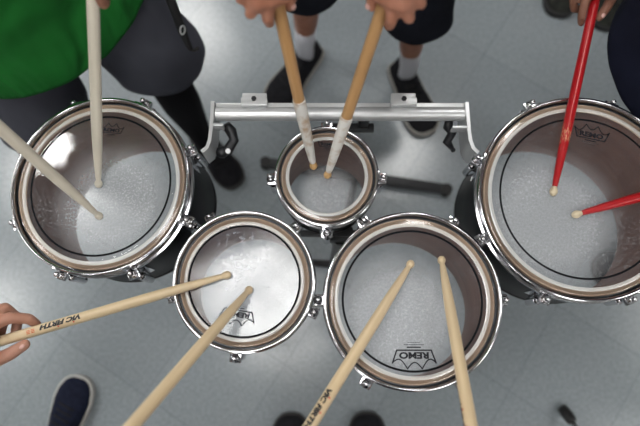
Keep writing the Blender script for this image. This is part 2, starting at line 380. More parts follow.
# ------------------------------------------------------------------ drums
def remo_logo(parent, R, ang, dist, sz, z=.0008):
    """crown badge: base line at the bottom, sides flaring up, three scallops on top; up = towards the rim"""
    bm = bmesh.new()
    def seg(a, b, wd):
        a = V(a); b = V(b); d = (b - a).normalized(); n = V((-d.y, d.x)) * wd / 2; a = a - d * wd * .4; b = b + d * wd * .4
        bm.faces.new([bm.verts.new((*p, 0)) for p in (a + n, a - n, b - n, b + n)])
    w_ = sz
    bl, br_, tl, tr_ = (-.42 * w_, 0), (.42 * w_, 0), (-.53 * w_, .30 * w_), (.53 * w_, .30 * w_)
    lw = .034 * w_
    seg(bl, br_, lw); seg(bl, tl, lw); seg(br_, tr_, lw)
    xs = [-.53, -.19, .17, .53]; ys = [.30, .44, .44, .30]
    for i in range(3):
        pts = []
        for k in range(11):
            t = k / 10; x = xs[i] + (xs[i + 1] - xs[i]) * t; y = ys[i] + (ys[i + 1] - ys[i]) * t - .15 * math.sin(PI * t)
            pts.append((x * w_, y * w_))
        for a, b in zip(pts, pts[1:]): seg(a, b, lw * .8)
    t = text_mesh('REMO', .205 * w_, 0, bold=.009 * w_)
    merge(bm, t, lambda c: V((c.x * 1.32, .055 * w_ + c.y, 0)))
    for k, (ww, yy, hh) in enumerate(((.34, -.07, .03), (.5, -.13, .016), (.3, -.185, .014))):   # faint small print lines
        n = int(ww / .04)
        for i in range(n):
            x = (-ww / 2 + (i + .5) * ww / n) * w_
            seg((x - .011 * w_, yy * w_), (x + .011 * w_, yy * w_), hh * w_)
    M_ = Matrix.Rotation(ang - PI / 2, 4, 'Z')
    for v in bm.verts: v.co = M_ @ V((v.co.x, v.co.y + dist, z))
    me = bpy.data.meshes.new('printed_logo'); bm.to_mesh(me); bm.free()
    o = link('printed_logo', me, M['logo'], parent, False)
    return o

def drum(u, v, Rpx, depth, nl, a0, label, fm, logo_ang, logo_sz, zoff=0.0, tilt=(0, 0), ldist=.60, slant=.045):
    c = at(u, v, ZD + zoff + .012); R = Rpx / ppm(c)
    c = c - V((0, 0, .012))
    t = empty('drum', label, 'drum', c, 'drums of the mounted set')
    t.rotation_euler = (math.radians(tilt[0]), math.radians(tilt[1]), 0)
    Ri = R - .0060                    # inner wall of the hoop
    Rs = R - .0095                    # shell outer
    # shell: black outside, wood inside, bevelled pale bearing edge
    bm = bmesh.new()
    prof = [(Rs, -.008), (Rs, -depth + .004), (Rs - .002, -depth), (Rs - .006, -depth), (Rs - .0065, -depth + .003), (Rs - .0065, -.0185),
            (Rs - .0125, -.0105), (Rs - .0035, -.0012), (Rs - .0015, -.0016)]
    lathe(bm, prof, 128, True, [0, 0, 0, 1, 1, 2, 2, 2, 2])
    for vv in bm.verts:
        if vv.co.z < -depth + .02: vv.co.z -= slant * vv.co.y / R
    fin('shell', bm, [M['shell'], M['shellwood'], M['edgewood']], t, autosmooth=35)
    # clear head with printed black ring and collar
    bm = bmesh.new(); rb = .785 * R
    hp = [(0, 0), (rb * .5, 0), (rb - .0019, 0), (rb + .0019, 0), (Rs - .0165, 0), (Rs - .0150, .0007), (Rs - .0130, .0011), (Rs - .0110, .0007), (Rs - .0095, 0),
          (Rs - .004, 0), (Rs - .001, -.0009), (Rs + .0006, -.004), (Rs + .0008, -.010)]
    lathe(bm, hp, 128, False, [0, 0, 1, 0, 2, 2, 2, 2, 3, 3, 3, 3])
    for vv in bm.verts: vv.co.z += .0004
    bmesh.ops.recalc_face_normals(bm, faces=bm.faces[:])
    fin('drumhead', bm, [M[fm], M['stripe'], M['film_ring_sheen'], M['film_rim']], t)
    # flesh hoop
    bm = bmesh.new(); lathe(bm, [(Rs + .0010, -.014), (Rs + .0010, -.0055), (Ri - .0004, -.0055), (Ri - .0004, -.014)], 128)
    fin('flesh_hoop', bm, M['blackmetal'], t, autosmooth=40)
    # triple flanged rim
    bm = bmesh.new()
    hp = [(Ri, -.026), (Ri, .0035), (Ri + .0006, .0065), (Ri + .0022, .0085), (R - .002, .0086), (R, .0074), (R, .0060), (R - .0012, .0050),
          (R - .0025, .0048), (Ri + .0025, .0040), (Ri + .0018, .002), (Ri + .0018, -.016), (Ri + .003, -.0185), (R + .001, -.0195), (R + .002, -.022), (R + .001, -.0255), (Ri + .004, -.0265)]
    lathe(bm, hp, 160)
    fin('rim', bm, M['chrome'], t, autosmooth=50)
    # lower rim edge ring (reinforcement)
    bm = bmesh.new(); lathe(bm, [(Rs - .0005, -depth + .012), (Rs + .0012, -depth + .010), (Rs + .0012, -depth + .002), (Rs - .0005, -depth)], 128)
    for vv in bm.verts: vv.co.z -= slant * vv.co.y / R
    fin('bottom_band', bm, M['rubber'], t, autosmooth=40)
    for k in range(nl):
        a = math.radians(a0) + 2 * PI * k / nl
        Rm = Matrix.Rotation(a, 3, 'Z')
        P = lambda x, y, z: Rm @ V((x, y, z))
        # ear of the rim
        bm = bmesh.new()
        box(bm, P(R + .0065, 0, -.021), (.022, .022, .008), Rm, .0035)
        box(bm, P(R - .001, 0, -.006), (.006, .018, .028), Rm, .0018)
        fin('rim_ear', bm, M['chrome'], t, autosmooth=60)
        bm = bmesh.new()
        tube(bm, P(R + .0098, 0, -.075), P(R + .0098, 0, -.010), .0028, n=12)
        ball(bm, P(R + .0098, 0, -.0165), (.0086, .0086, .0048)); ball(bm, P(R + .0098, 0, -.0115), (.0068, .0068, .0040))
        box(bm, P(R + .0098, 0, -.0070), (.0066, .0066, .012), Rm, .0015)
        ball(bm, P(R + .0098, 0, -.0010), .0050)
        fin('tension_rod', bm, M['chrome'], t, autosmooth=50)
        bm = bmesh.new()
        tube(bm, P(R + .008, 0, -.105), P(R + .008, 0, -.056), .0080, .0080, n=18)
        ball(bm, P(R + .008, 0, -.105), .0080); ball(bm, P(R + .008, 0, -.056), .0080)
        box(bm, P(Rs + .008, 0, -.08), (.018, .015, .030), Rm, .003)
        box(bm, P(Rs + .001, 0, -.08), (.004, .026, .062), Rm, .0015)
        fin('lug', bm, M['chrome'], t, autosmooth=55)
    if logo_ang is not None:
        remo_logo(t, R, math.radians(logo_ang), ldist * R, logo_sz)
    return t, c, R
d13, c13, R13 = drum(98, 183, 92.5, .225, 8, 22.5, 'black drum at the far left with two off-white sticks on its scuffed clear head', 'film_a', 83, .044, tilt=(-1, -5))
d6, c6, R6 = drum(327, 174.5, 52, .165, 4, 0, 'smallest drum, in the middle by the silver rail, under two white-taped sticks', 'film_e', 88, .036)
d10, c10, R10 = drum(243.5, 280, 71.5, .18, 5, 48, 'small front drum left of centre, its head bright white with glare', 'film_b', -100, .060, ldist=.42)
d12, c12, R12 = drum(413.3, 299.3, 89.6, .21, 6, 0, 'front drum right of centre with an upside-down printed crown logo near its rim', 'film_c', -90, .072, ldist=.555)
d14, c14, R14 = drum(585, 195.5, 105.5, .24, 8, 22.5, 'largest drum, cut by the right edge, with the red sticks over its clear head', 'film_d', 77, .062)
print('R', R13, R6, R10, R12, R14)

# ------------------------------------------------------------------ rail
rl = empty('carrier_rail', 'silver metal tube rail with two clamps running behind the smallest drum', 'rail', at(340, 113, ZD - .02))
RO = rl.location.copy()
pL = at(216, 114, ZD - .02); pR = at(465, 114, ZD - .02)
yR = pL.y
bm = bmesh.new(); tube(bm, pL - RO, pR - RO, .0135, n=32); fin('tube', bm, M['alu_paint'], rl, autosmooth=40)
bm = bmesh.new(); box(bm, (pL + pR) / 2 - RO + V((0, .015, -.004)), (pR.x - pL.x, .012, .018), None, .002); fin('channel', bm, M['alu_paint'], rl, autosmooth=40)
for u in (254, 404):
    p = at(u, 99, ZD) - RO
    bm = bmesh.new(); box(bm, p + V((0, .004, -.010)), (.047, .020, .012), None, .002); box(bm, p + V((0, -.005, -.006)), (.050, .016, .014), None, .002)
    cl = fin('clamp', bm, M['alu_paint'], rl, autosmooth=40)
    bm = bmesh.new(); tube(bm, p + V((0, 0, .0005)), p + V((0, 0, .004)), .0052, n=6); tube(bm, p + V((0, 0, .003)), p + V((0, 0, .0042)), .0032, n=12); fin('bolt', bm, M['blackmetal'], cl, False)
def bracket(pts, side):
    # flat plate seen edge on: follows pts in plan, 55 mm deep
    bm = bmesh.new(); th = .0034
    L_ = [V((p.x, p.y, 0)) - V((RO.x, RO.y, 0)) for p in pts]
    top, bot = ZD - .004 - RO.z, ZD - .075 - RO.z
    prev = None
    cols = []
    for i, p in enumerate(L_):
        d = (L_[min(i + 1, len(L_) - 1)] - L_[max(i - 1, 0)]).normalized(); n = V((-d.y, d.x, 0)) * th
        cols.append([bm.verts.new(V((q.x, q.y, z))) for q, z in ((p + n, top), (p - n, top), (p - n, bot), (p + n, bot))])
    for a, b in zip(cols, cols[1:]):
        for k in range(4): bm.faces.new((a[k], a[(k + 1) % 4], b[(k + 1) % 4], b[k]))
    bm.faces.new(cols[0][::-1]); bm.faces.new(cols[-1])
    fin('end_bracket', bm, M['alu_paint'], rl, autosmooth=40)
z_ = ZD - .004
bracket([at(*q, z_) for q in ((212.5, 101), (212, 115), (211, 128), (209.5, 140), (207, 147), (201.5, 151.5))], -1)
bracket([at(*q, z_) for q in ((467, 102), (468, 115), (469, 128), (470.5, 140), (473.5, 148), (478.5, 152.5))], 1)
for (a, b) in (((212, 124.5), (223, 124.5)), ((468, 127), (453, 127))):
    pa, pb = at(*a, z_) - RO, at(*b, z_) - RO
    bm = bmesh.new(); box(bm, (pa + pb) / 2 - V((0, 0, .012)), (abs(pb.x - pa.x), .005, .024), None, .001); fin('bracket_tab', bm, M['alu_paint'], rl, autosmooth=40)
def latch(pts, r):
    bm = bmesh.new(); P = [at(*q) - RO for q in pts]; sweep(bm, P, r, 14); ball(bm, P[-1], r[-1] * 1.3)
    return fin('latch', bm, M['blackmetal'], rl)
latch([(226, 125, .76), (231, 131, .75), (234, 140, .74), (228, 150, .73), (222, 152, .73)], [.009, .011, .010, .011, .010])
latch([(449, 120, .76), (448, 127, .75), (452, 133, .74), (447, 142, .73), (453, 150, .72)], [.008, .010, .009, .009, .004])
bm = bmesh.new(); tube(bm, at(228, 151, .742) - RO, at(228, 151, .755) - RO, .005, n=12); fin('latch_bolt', bm, M['alu_paint'], rl, False)

# ------------------------------------------------------------------ stand under the set
sp = at(341, 236, .60); sp.z = 0
st = empty('drum_stand', 'black metal stand under the smallest drum, its foot bar on the floor', 'stand', sp)
f0, f1 = at(266, 163, .02) - sp, at(446, 190, .02) - sp
bm = bmesh.new(); F = frame(f1 - f0)
mid = (f0 + f1) / 2; box(bm, V((mid.x, mid.y, .021)), ((f1 - f0).length, .034, .026), F, .008); fin('foot_bar', bm, M['blackmetal'], st, autosmooth=40)
for e, s_ in ((f0, -1), (f1, 1)):
    bm = bmesh.new(); tube(bm, V((e.x, e.y, 0)), V((e.x, e.y, .038)), .0195, .0175, n=24); fin('rubber_cap', bm, M['rubber'], st, autosmooth=40)
bm = bmesh.new(); tube(bm, V((mid.x * .0, 0, .03)), V((0, 0, .60)), .016, n=24); fin('column', bm, M['blackmetal'], st, autosmooth=40)
for e in (V((mid.x, mid.y, .035)), at(300, 262, .015) - sp):
    bm = bmesh.new(); sweep(bm, [V((0, 0, .10)), V((e.x, e.y, 0)) * .5 + V((0, 0, .06)), V((e.x, e.y, .014 if e.z < .03 else .03))], [.012, .011, .011], 14); fin('leg', bm, M['blackmetal'], st)
bm = bmesh.new(); box(bm, V((0, 0, .61)), (.05, .03, .04), None, .005); tube(bm, V((0, 0, .55)), V((0, 0, .60)), .021, n=24); box(bm, V((-.02, .0, .63)), (.14, .014, .012), None, .003)
fin('cradle', bm, M['blackmetal'], st, autosmooth=40)
bm = bmesh.new(); b0 = at(353, 128, .72) - RO; box(bm, b0, (.085, .016, .016), None, .003); box(bm, V((b0.x + .02, b0.y * .5 + .003, -.04)), (.02, .02, .05), None, .003)
fin('lower_bar', bm, M['blackmetal'], rl, autosmooth=40)
# foot of another stand, lower right
p0 = at(562, 408, .016); p1 = at(572, 421, .05); p2 = at(700, 470, .5)
so = empty('stand_leg', 'black rubber foot on a thin grey rod at the lower right floor', 'stand leg', (p0.x, p0.y, 0))
bm = bmesh.new(); q0, q1 = V((0, 0, .0165)), p1 - V((p0.x, p0.y, 0)); sweep(bm, [q0, q0.lerp(q1, .4), q1, q1.lerp(q1 + (q1 - q0), .12)], [.0135, .0165, .0145, .009], 18); fin('rubber_foot', bm, M['rubber'], so)
p2 = V((p0.x, p0.y, 0)) * 0 + q1 + (q1 - q0).normalized() * .55
bm = bmesh.new(); tube(bm, q1, p2, .0055, n=14); fin('rod', bm, M['alu'], so)

# ------------------------------------------------------------------ drumsticks
def solve(tip, u, v, L):
    lo, hi = tip.z - .01, 1.6
    best = None
    for i in range(800):
        z = lo + (hi - lo) * i / 800; p = at(u, v, z); d = abs((p - tip).length - L)
        if best is None or d < best[0]: best = (d, p)
    return best[1]
STK = {}
def stick(key, tu, tv, bu, bv, L, label, body, tipm, group, roll=0, tape=None, text=None, r=.0092, LEN=.455, tipz=.0105):
    tip = at(tu, tv, ZD + tipz)
    hp = solve(tip, bu, bv, L)
    d = (hp - tip).normalized()
    t = empty('drumstick', label, 'drumstick', tip, group)
    midp = tip + d * .2
    toc = (CAM - midp); toc = (toc - d * toc.dot(d)).normalized()
    X = d; Z = Matrix.Rotation(roll, 3, d) @ toc; Y = Z.cross(X)
    t.rotation_euler = Matrix((X, Y, Z)).transposed().to_euler()
    R_ = Matrix.Rotation(PI / 2, 3, 'Y')   # z -> x
    def lx(name, prof, m, par=t):
        bm = bmesh.new(); lathe(bm, prof, 28, False)
        for v_ in bm.verts: v_.co = V((v_.co.z, v_.co.y, -v_.co.x))
        return fin(name, bm, m, par)
    tl = [(0, -.0078), (.0034, -.0070), (.0058, -.0045), (.0072, -.0005), (.0070, .0034), (.0054, .0072), (.0042, .0100), (.0044, .0115)]
    lx('tip', tl, M[tipm])
    n0 = .0105
    sh = [(.0044, n0), (.0052, .018), (.0067, .045), (.0080, .080), (.0088, .115), (r, .15), (r, .25), (r, LEN - .02), (r * .97, LEN - .008), (r * .8, LEN - .002), (0, LEN)]
    lx('shaft', sh, M[body])
    def rad(x):
        for (a, xa), (b, xb) in zip(sh, sh[1:]):
            if xa <= x <= xb: return a + (b - a) * (x - xa) / max(1e-6, xb - xa)
        return r
    if tape:
        xs = [tape[0] + (tape[1] - tape[0]) * i / 60 for i in range(61)]
        lx('tape_wrap', [(rad(xs[0]), xs[0])] + [(rad(x) + .0011 + .0003 * math.sin(x * 900), x) for x in xs] + [(rad(xs[-1]), xs[-1])], M['tape'])
    if text:
        bm = bmesh.new(); x0 = text
        tb = text_mesh('VIC FIRTH', .0112, .3, bold=.0007)
        x_min = min(v_.co.x for v_ in tb.verts); x_max = max(v_.co.x for v_ in tb.verts); s = .072 / (x_max - x_min)
        bmesh.ops.triangulate(tb, faces=tb.faces[:]); bmesh.ops.subdivide_edges(tb, edges=tb.edges[:], cuts=3, use_grid_fill=True); bmesh.ops.triangulate(tb, faces=tb.faces[:])
        rr = r + .00045
        mp = lambda c: V((x0 + (c.x - x_min) * s, rr * math.sin((c.y - .0055) / rr), rr * math.cos((c.y - .0055) / rr)))
        merge(bm, tb, mp)
        me = bpy.data.meshes.new('p'); bm.to_mesh(me); bm.free(); link('brand_print', me, M['ink'], t, False)
        bm = bmesh.new()
        for xx in (.0125, .0395):
            vs = [bm.verts.new((x0 + xx + .0017 * math.cos(k * PI / 5), rr * math.sin((.0048 + .0014 * math.sin(k * PI / 5)) / rr), rr * math.cos((.0048 + .0014 * math.sin(k * PI / 5)) / rr) + .0001)) for k in range(10)]
            bm.faces.new(vs)
        o = fin('red_dots', bm, M['inkred'], t, False)
        bm = bmesh.new()
        for xx, l_ in ((.080, .006), (.088, .006)):
            for yy in (-.0026, .0, .0026):
                vs = [bm.verts.new((x0 + xx + a, rr * math.sin((yy + b) / rr), rr * math.cos((yy + b) / rr) + .0002)) for a, b in ((0, -.0008), (l_, -.0008), (l_, .0008), (0, .0008))]
                bm.faces.new(vs)
        fin('size_print', bm, M['inkorange'], t, False)
    STK[key] = (tip, d, toc)
    return t
stick('A1', 98.5, 184, 93, 0, .365, 'off-white drumstick pointing straight down from the green shirt', 'whitestick', 'whitestick', 'off-white drumsticks')
stick('A2', 99, 216, 0, 128, .27, 'off-white drumstick slanting in from the left edge over the left drum', 'whitestick', 'whitestick', 'off-white drumsticks')
stick('B1', 313.5, 166, 281, 18, .34, 'wooden drumstick with white tape, left of the pair over the smallest drum', 'hickory_dark', 'tipwood', 'drumsticks with white taped fronts', tape=(.012, .178), roll=.6)
stick('B2', 327.5, 175, 380, 16, .36, 'wooden drumstick with white tape, right of the pair over the smallest drum', 'hickory_dark', 'tipwood', 'drumsticks with white taped fronts', tape=(.012, .160), roll=2)
stick('C1', 553.5, 192, 592, 14, .37, 'red drumstick with a worn patch, held upright in the photo over the largest drum', 'red', 'tippale', 'red drumsticks')
stick('C2', 576, 214.5, 640, 197, .125, 'red drumstick reaching in from the right edge', 'red_clean', 'tippale', 'red drumsticks', roll=2.5)
stick('D1', 227, 275, 18, 336, .375, 'plain wooden drumstick with black lettering held by the hand at the left edge', 'hickory', 'hickory', 'plain wooden drumsticks', text=.262, roll=.15)
stick('D2', 249, 290, 132, 426, .355, 'plain wooden drumstick with no lettering, slanting up from the bottom left onto the glaring head', 'hickory', 'hickory', 'plain wooden drumsticks')
stick('E1', 410.5, 264, 310, 426, .358, 'plain wooden drumstick with black lettering, left one on the front drum right of centre', 'hickory', 'hickory', 'plain wooden drumsticks', text=.298, roll=.25)
stick('E2', 441.5, 260, 471, 426, .335, 'plain wooden drumstick, right one of the pair on the front drum right of centre', 'hickory', 'hickory', 'plain wooden drumsticks', text=.30, roll=1.3)

# ------------------------------------------------------------------ people
HK = 1.0
def hand_pts(key, dist, s, upv, wristv=None):
    """frame of a gripping hand on stick `key` at `dist` from the tip. s=+1: index finger on local +Y side"""
    tip, d, toc = STK[key]
    P = tip + d * dist
    X = -d; Z = (upv - X * upv.dot(X)).normalized(); Y = Z.cross(X)
    F = Matrix((X, Y, Z)).transposed()
    return P, F
def build_hand(bm, P, F, s, elbow, k=1.0, nails=None):
    k = HK
    L = lambda x, y, z: P + F @ (V((x, y * s, z)) * k)
    def chain(pts, rs):
        for (a, b), (ra, rb) in zip(zip(pts, pts[1:]), zip(rs, rs[1:])): cap(bm, L(*a), L(*b), ra * k, rb * k, 14)
    # palm
    W = L(-.098, .004, .030)
    for y, z in ((-.020, .020), (.0, .024), (.018, .023), (.034, .018)):
        cap(bm, L(-.088, y * .55, z + .006), L(-.008, y, z + .004), .0155 * k, .0125 * k)
    cap(bm, L(-.085, -.012, .018), L(-.040, -.026, .008), .017 * k, .014 * k)     # thenar
    cap(bm, L(-.060, .004, .024), L(-.002, .006, .021), .0150 * k, .0125 * k)
    cap(bm, L(-.050, -.016, .014), L(-.012, -.004, .016), .0135 * k, .0100 * k)
    # index: presses the near side of the stick
    chain([(-.006, .018, .024), (.026, .0235, .018), (.046, .0195, .004), (.050, .0135, -.011)], [.0100, .0090, .0080, .0070])
    # middle, ring, little curl under
    chain([(-.010, .034, .020), (.015, .044, .009), (.022, .032, -.014), (.012, .012, -.021)], [.0100, .0090, .0080, .0070])
    chain([(-.024, .040, .014), (-.006, .050, -.002), (-.004, .034, -.020), (-.012, .012, -.022)], [.0095, .0085, .0076, .0068])
    chain([(-.042, .040, .010), (-.028, .047, -.006), (-.027, .033, -.020), (-.034, .014, -.020)], [.0085, .0075, .0068, .0060])
    # thumb along the other side
    chain([(-.052, -.024, .012), (-.016, -.031, .006), (.014, -.0235, .001), (.036, -.0155, .000)], [.0135, .0105, .0098, .0078])
    # wrist and forearm
    cap(bm, L(-.086, .004, .027), W, .021 * k, .022 * k)
    dv = (elbow - W)
    cap(bm, W, W + dv * .35, .0225 * k, .030 * k); cap(bm, W + dv * .35, elbow, .032 * k, .040 * k)
    if nails is not None:
        nails.append((L(.033, -.0195, .0062), F, L(.040, -.0225, .0065)))
def person(label, sk, f, torso, hips, knees, ankles, toes, hands, top, bottom, shoe, hem, shirt_hem, sockm, sole='solewhite', calf_r=.043, extra=None, hair=True, legr=(.12, .115), belly=.15, shw=.19, long=False, hemw=.20, shoe_w=1.0):
    """torso: (x,y) of the pelvis; f: facing; hands: list of (key, dist, s, up, shoulder side)"""
    f = V((f[0], f[1], 0)).normalized(); sd = V((f.y, -f.x, 0))     # sd: the person's right seen facing f
    base = V((torso[0], torso[1], 0))
    t = empty('person', label, 'person', base)
    B = lambda v: v - base
    FR = Matrix((sd, f, V((0, 0, 1)))).transposed()
    pel = base + V((0, 0, .93)); che = base - f * .02 + V((0, 0, 1.25)); nck = base - f * .03 + V((0, 0, 1.47)); hd = base + f * .03 + V((0, 0, 1.60))
    # ---- body
    bm = bmesh.new()
    ball(bm, B(pel), (.165, .115, .13), FR, 3); ball(bm, B(pel + V((0, 0, .14))), (.145, .10, .14), FR, 3)
    ball(bm, B(che), (.165, .11, .20), FR, 3); cap(bm, B(nck - V((0, 0, .06))), B(hd - V((0, 0, .07))), .056, .050)
    ball(bm, B(hd + V((0, 0, .03)) - f * .01), (.074, .092, .095), FR, 3); ball(bm, B(hd - V((0, 0, .055)) + f * .025), (.052, .062, .062), FR, 3)
    ball(bm, B(hd + f * .088 - V((0, 0, .012))), (.012, .02, .024), FR); ball(bm, B(hd + f * .082 - V((0, 0, .055))), (.024, .009, .007), FR)
    for s in (1, -1):
        ball(bm, B(hd + sd * s * .076), (.010, .02, .032), FR)
        sh = che + sd * s * shw + V((0, 0, .15)); cap(bm, B(che + V((0, 0, .14))), B(sh), .075, .058)
    nails = []; hb = bmesh.new()
    for (key, dist, hs, upv, side) in hands:
        P, F = hand_pts(key, dist, hs, V(upv))
        W = P + F @ V((-.098, .004 * hs, .030))
        sh = che + sd * side * shw + V((0, 0, .15))
        # elbow by two-bone IK, bending outwards and down
        up_, lo_ = .29, .25
        dv = W - sh; dl = min(dv.length, up_ + lo_ - .01); dn = dv.normalized()
        a = (up_ ** 2 - lo_ ** 2 + dl ** 2) / (2 * dl); h = math.sqrt(max(1e-5, up_ ** 2 - a ** 2))
        bend = (V((0, 0, -1)) + sd * side * .6 - f * .3); bend = (bend - dn * bend.dot(dn)).normalized()
        el = sh + dn * a + bend * h
        cap(bm, B(sh), B(el), .052, .042); cap(bm, B(el), B(W.lerp(el, .45)), .041, .031)
        build_hand(hb, B(P), F, hs, B(el), 1.0, nails)
        hands_el = el
        if top:
            pass
    for i in (0, 1):
        cap(bm, B(hips[i]), B(knees[i]), .082, .055); k = B(knees[i]); an = B(ankles[i]); cf = k.lerp(an, .3) - f * .012
        cap(bm, k, cf, .054, calf_r + .004); cap(bm, cf, an, calf_r + .002, .025)
        tn = B(toes[i]); tn.z = .030; an2 = V((an.x, an.y, .050)); cap(bm, an, an2, .025, .023); cap(bm, an2, an2.lerp(tn, .42), .020, .012)
    b1 = remesh(bm, .011, 3)
    b2 = remesh(hb, .0032, 2)
    merge(b1, b2)
    body = fin('body', b1, M[sk], t)
    for p, F, q in nails:
        bm = bmesh.new(); ball(bm, V((0, 0, 0)), (.0062, .0045, .0022), F, 2)
        for v_ in bm.verts: v_.co += p
        fin('thumbnail', bm, M['nail'], t)
    # eyes and hair
    for s in (1, -1):
        bm = bmesh.new(); ball(bm, B(hd + f * .0745 + sd * s * .03 + V((0, 0, .006))), (.013, .008, .0065), FR); ey = fin('eye', bm, M['eye'], t)
        bm = bmesh.new(); ball(bm, B(hd + f * .0800 + sd * s * .03 + V((0, 0, .006))), (.0052, .004, .0052), FR); fin('iris', bm, M['hair'], ey)
    bm = bmesh.new(); ball(bm, B(hd + V((0, 0, .048)) - f * .026), (.083, .094, .088), FR, 4)
    for v_ in bm.verts: v_.co += v_.co.normalized() * 0 + V((noise.noise(v_.co * 40), noise.noise(v_.co * 40 + V((9, 0, 0))), noise.noise(v_.co * 40 + V((0, 9, 0))))) * .006
    cut(bm, B(hd + V((0, 0, .045)) + f * .03), (f * .7 - V((0, 0, .7))).normalized()); hr = fin('hair', bm, M['hair'], t); solid(hr, .01)
    # ---- shirt
    bm = bmesh.new()
    ball(bm, B(pel + V((0, 0, .03))), (hemw - .005, belly, .26), FR, 3); ball(bm, B(pel + V((0, 0, .18))), (.175, belly * .9, .18), FR, 3)
    tube(bm, B(pel - V((0, 0, .12))), B(pel + V((0, 0, .15))), .001, .001)
    ball(bm, B(che + V((0, 0, .01))), (.185, .13, .23), FR, 3)
    # straight hanging hem: elliptic cylinder
    n = 32; lo = []; hi = []
    for k in range(n):
        a = 2 * PI * k / n
        lo.append(bm.verts.new(B(pel + sd * hemw * math.cos(a) + f * (belly + .004) * math.sin(a)) - V((0, 0, .25))))
        hi.append(bm.verts.new(B(pel + sd * .18 * math.cos(a) + f * belly * .92 * math.sin(a)) + V((0, 0, .18))))
    for k in range(n): bm.faces.new((lo[k], lo[(k + 1) % n], hi[(k + 1) % n], hi[k]))
    bm.faces.new(lo[::-1]); bm.faces.new(hi)
    for s in (1, -1):
        sh = che + sd * s * shw + V((0, 0, .15)); cap(bm, B(che + V((0, 0, .13))), B(sh), .085, .07)
    for (key, dist, hs, upv, side) in hands:
        P, F = hand_pts(key, dist, hs, V(upv)); W = P + F @ V((-.098, .004 * hs, .030))
        sh = che + sd * side * shw + V((0, 0, .15)); up_, lo_ = .29, .25
        dv = W - sh; dl = min(dv.length, up_ + lo_ - .01); dn = dv.normalized()
        a = (up_ ** 2 - lo_ ** 2 + dl ** 2) / (2 * dl); h = math.sqrt(max(1e-5, up_ ** 2 - a ** 2))
        bend = (V((0, 0, -1)) + sd * side * .6 - f * .3); bend = (bend - dn * bend.dot(dn)).normalized(); el = sh + dn * a + bend * h
        cap(bm, B(sh), B(sh.lerp(el, .62)), .07, .066)
    b = remesh(bm, .012, 3, (.010, 7, (1, 1, .5)))
    cut(b, B(base + V((0, 0, shirt_hem))), V((0, 0, -1)))
    cut(b, B(nck + V((0, 0, .0))), V((0, 0, 1)))
    o = fin('shirt', b, M[top], t); solid(o, .003)
    # ---- shorts / trousers
    bm = bmesh.new()
    ball(bm, B(pel - V((0, 0, .02))), (.182, .132, .15), FR, 3)
    for i in (0, 1):
        if long:
            cap(bm, B(hips[i]), B(knees[i]), .098, .082); cap(bm, B(knees[i]), B(ankles[i]) - V((0, 0, .1)), .082, .068)
        else:
            e = knees[i] + (knees[i] - hips[i]).normalized() * .15
            cap(bm, B(hips[i]), B(e), legr[0], legr[1], 24)
    b = remesh(bm, .012, 3, (.008, 9, (1, 1, .6)))
    cut(b, B(base + V((0, 0, hem))), V((0, 0, -1)))
    o = fin('trousers' if long else 'shorts', b, M[bottom], t); solid(o, .003)
    # ---- socks and shoes
    for i in (0, 1):
        an = B(ankles[i]); tn = B(toes[i]); dr = V((tn.x - an.x, tn.y - an.y, 0)).normalized()
        if sockm:
            bm = bmesh.new(); k = B(knees[i]); top_f = sockm[1]
            hi_ = an.lerp(k, top_f)
            rr = .037 if top_f < .5 else .047
            pts = [V((an.x, an.y, .055)), V((an.x, an.y, .09)), an, an.lerp(hi_, .5), hi_, hi_ + V((0, 0, .001))]
            rs = [.027, .028, .029, .031 if top_f < .5 else .054, .032 if top_f < .5 else .056, .028]
            sweep(bm, pts, rs, 20); fin('sock', bm, M[sockm[0]], t)
        shoe_mesh(t, V((an.x, an.y, 0)), tn, dr, shoe, sole, shoe_w)
    if extra: extra(t, B)
    return t
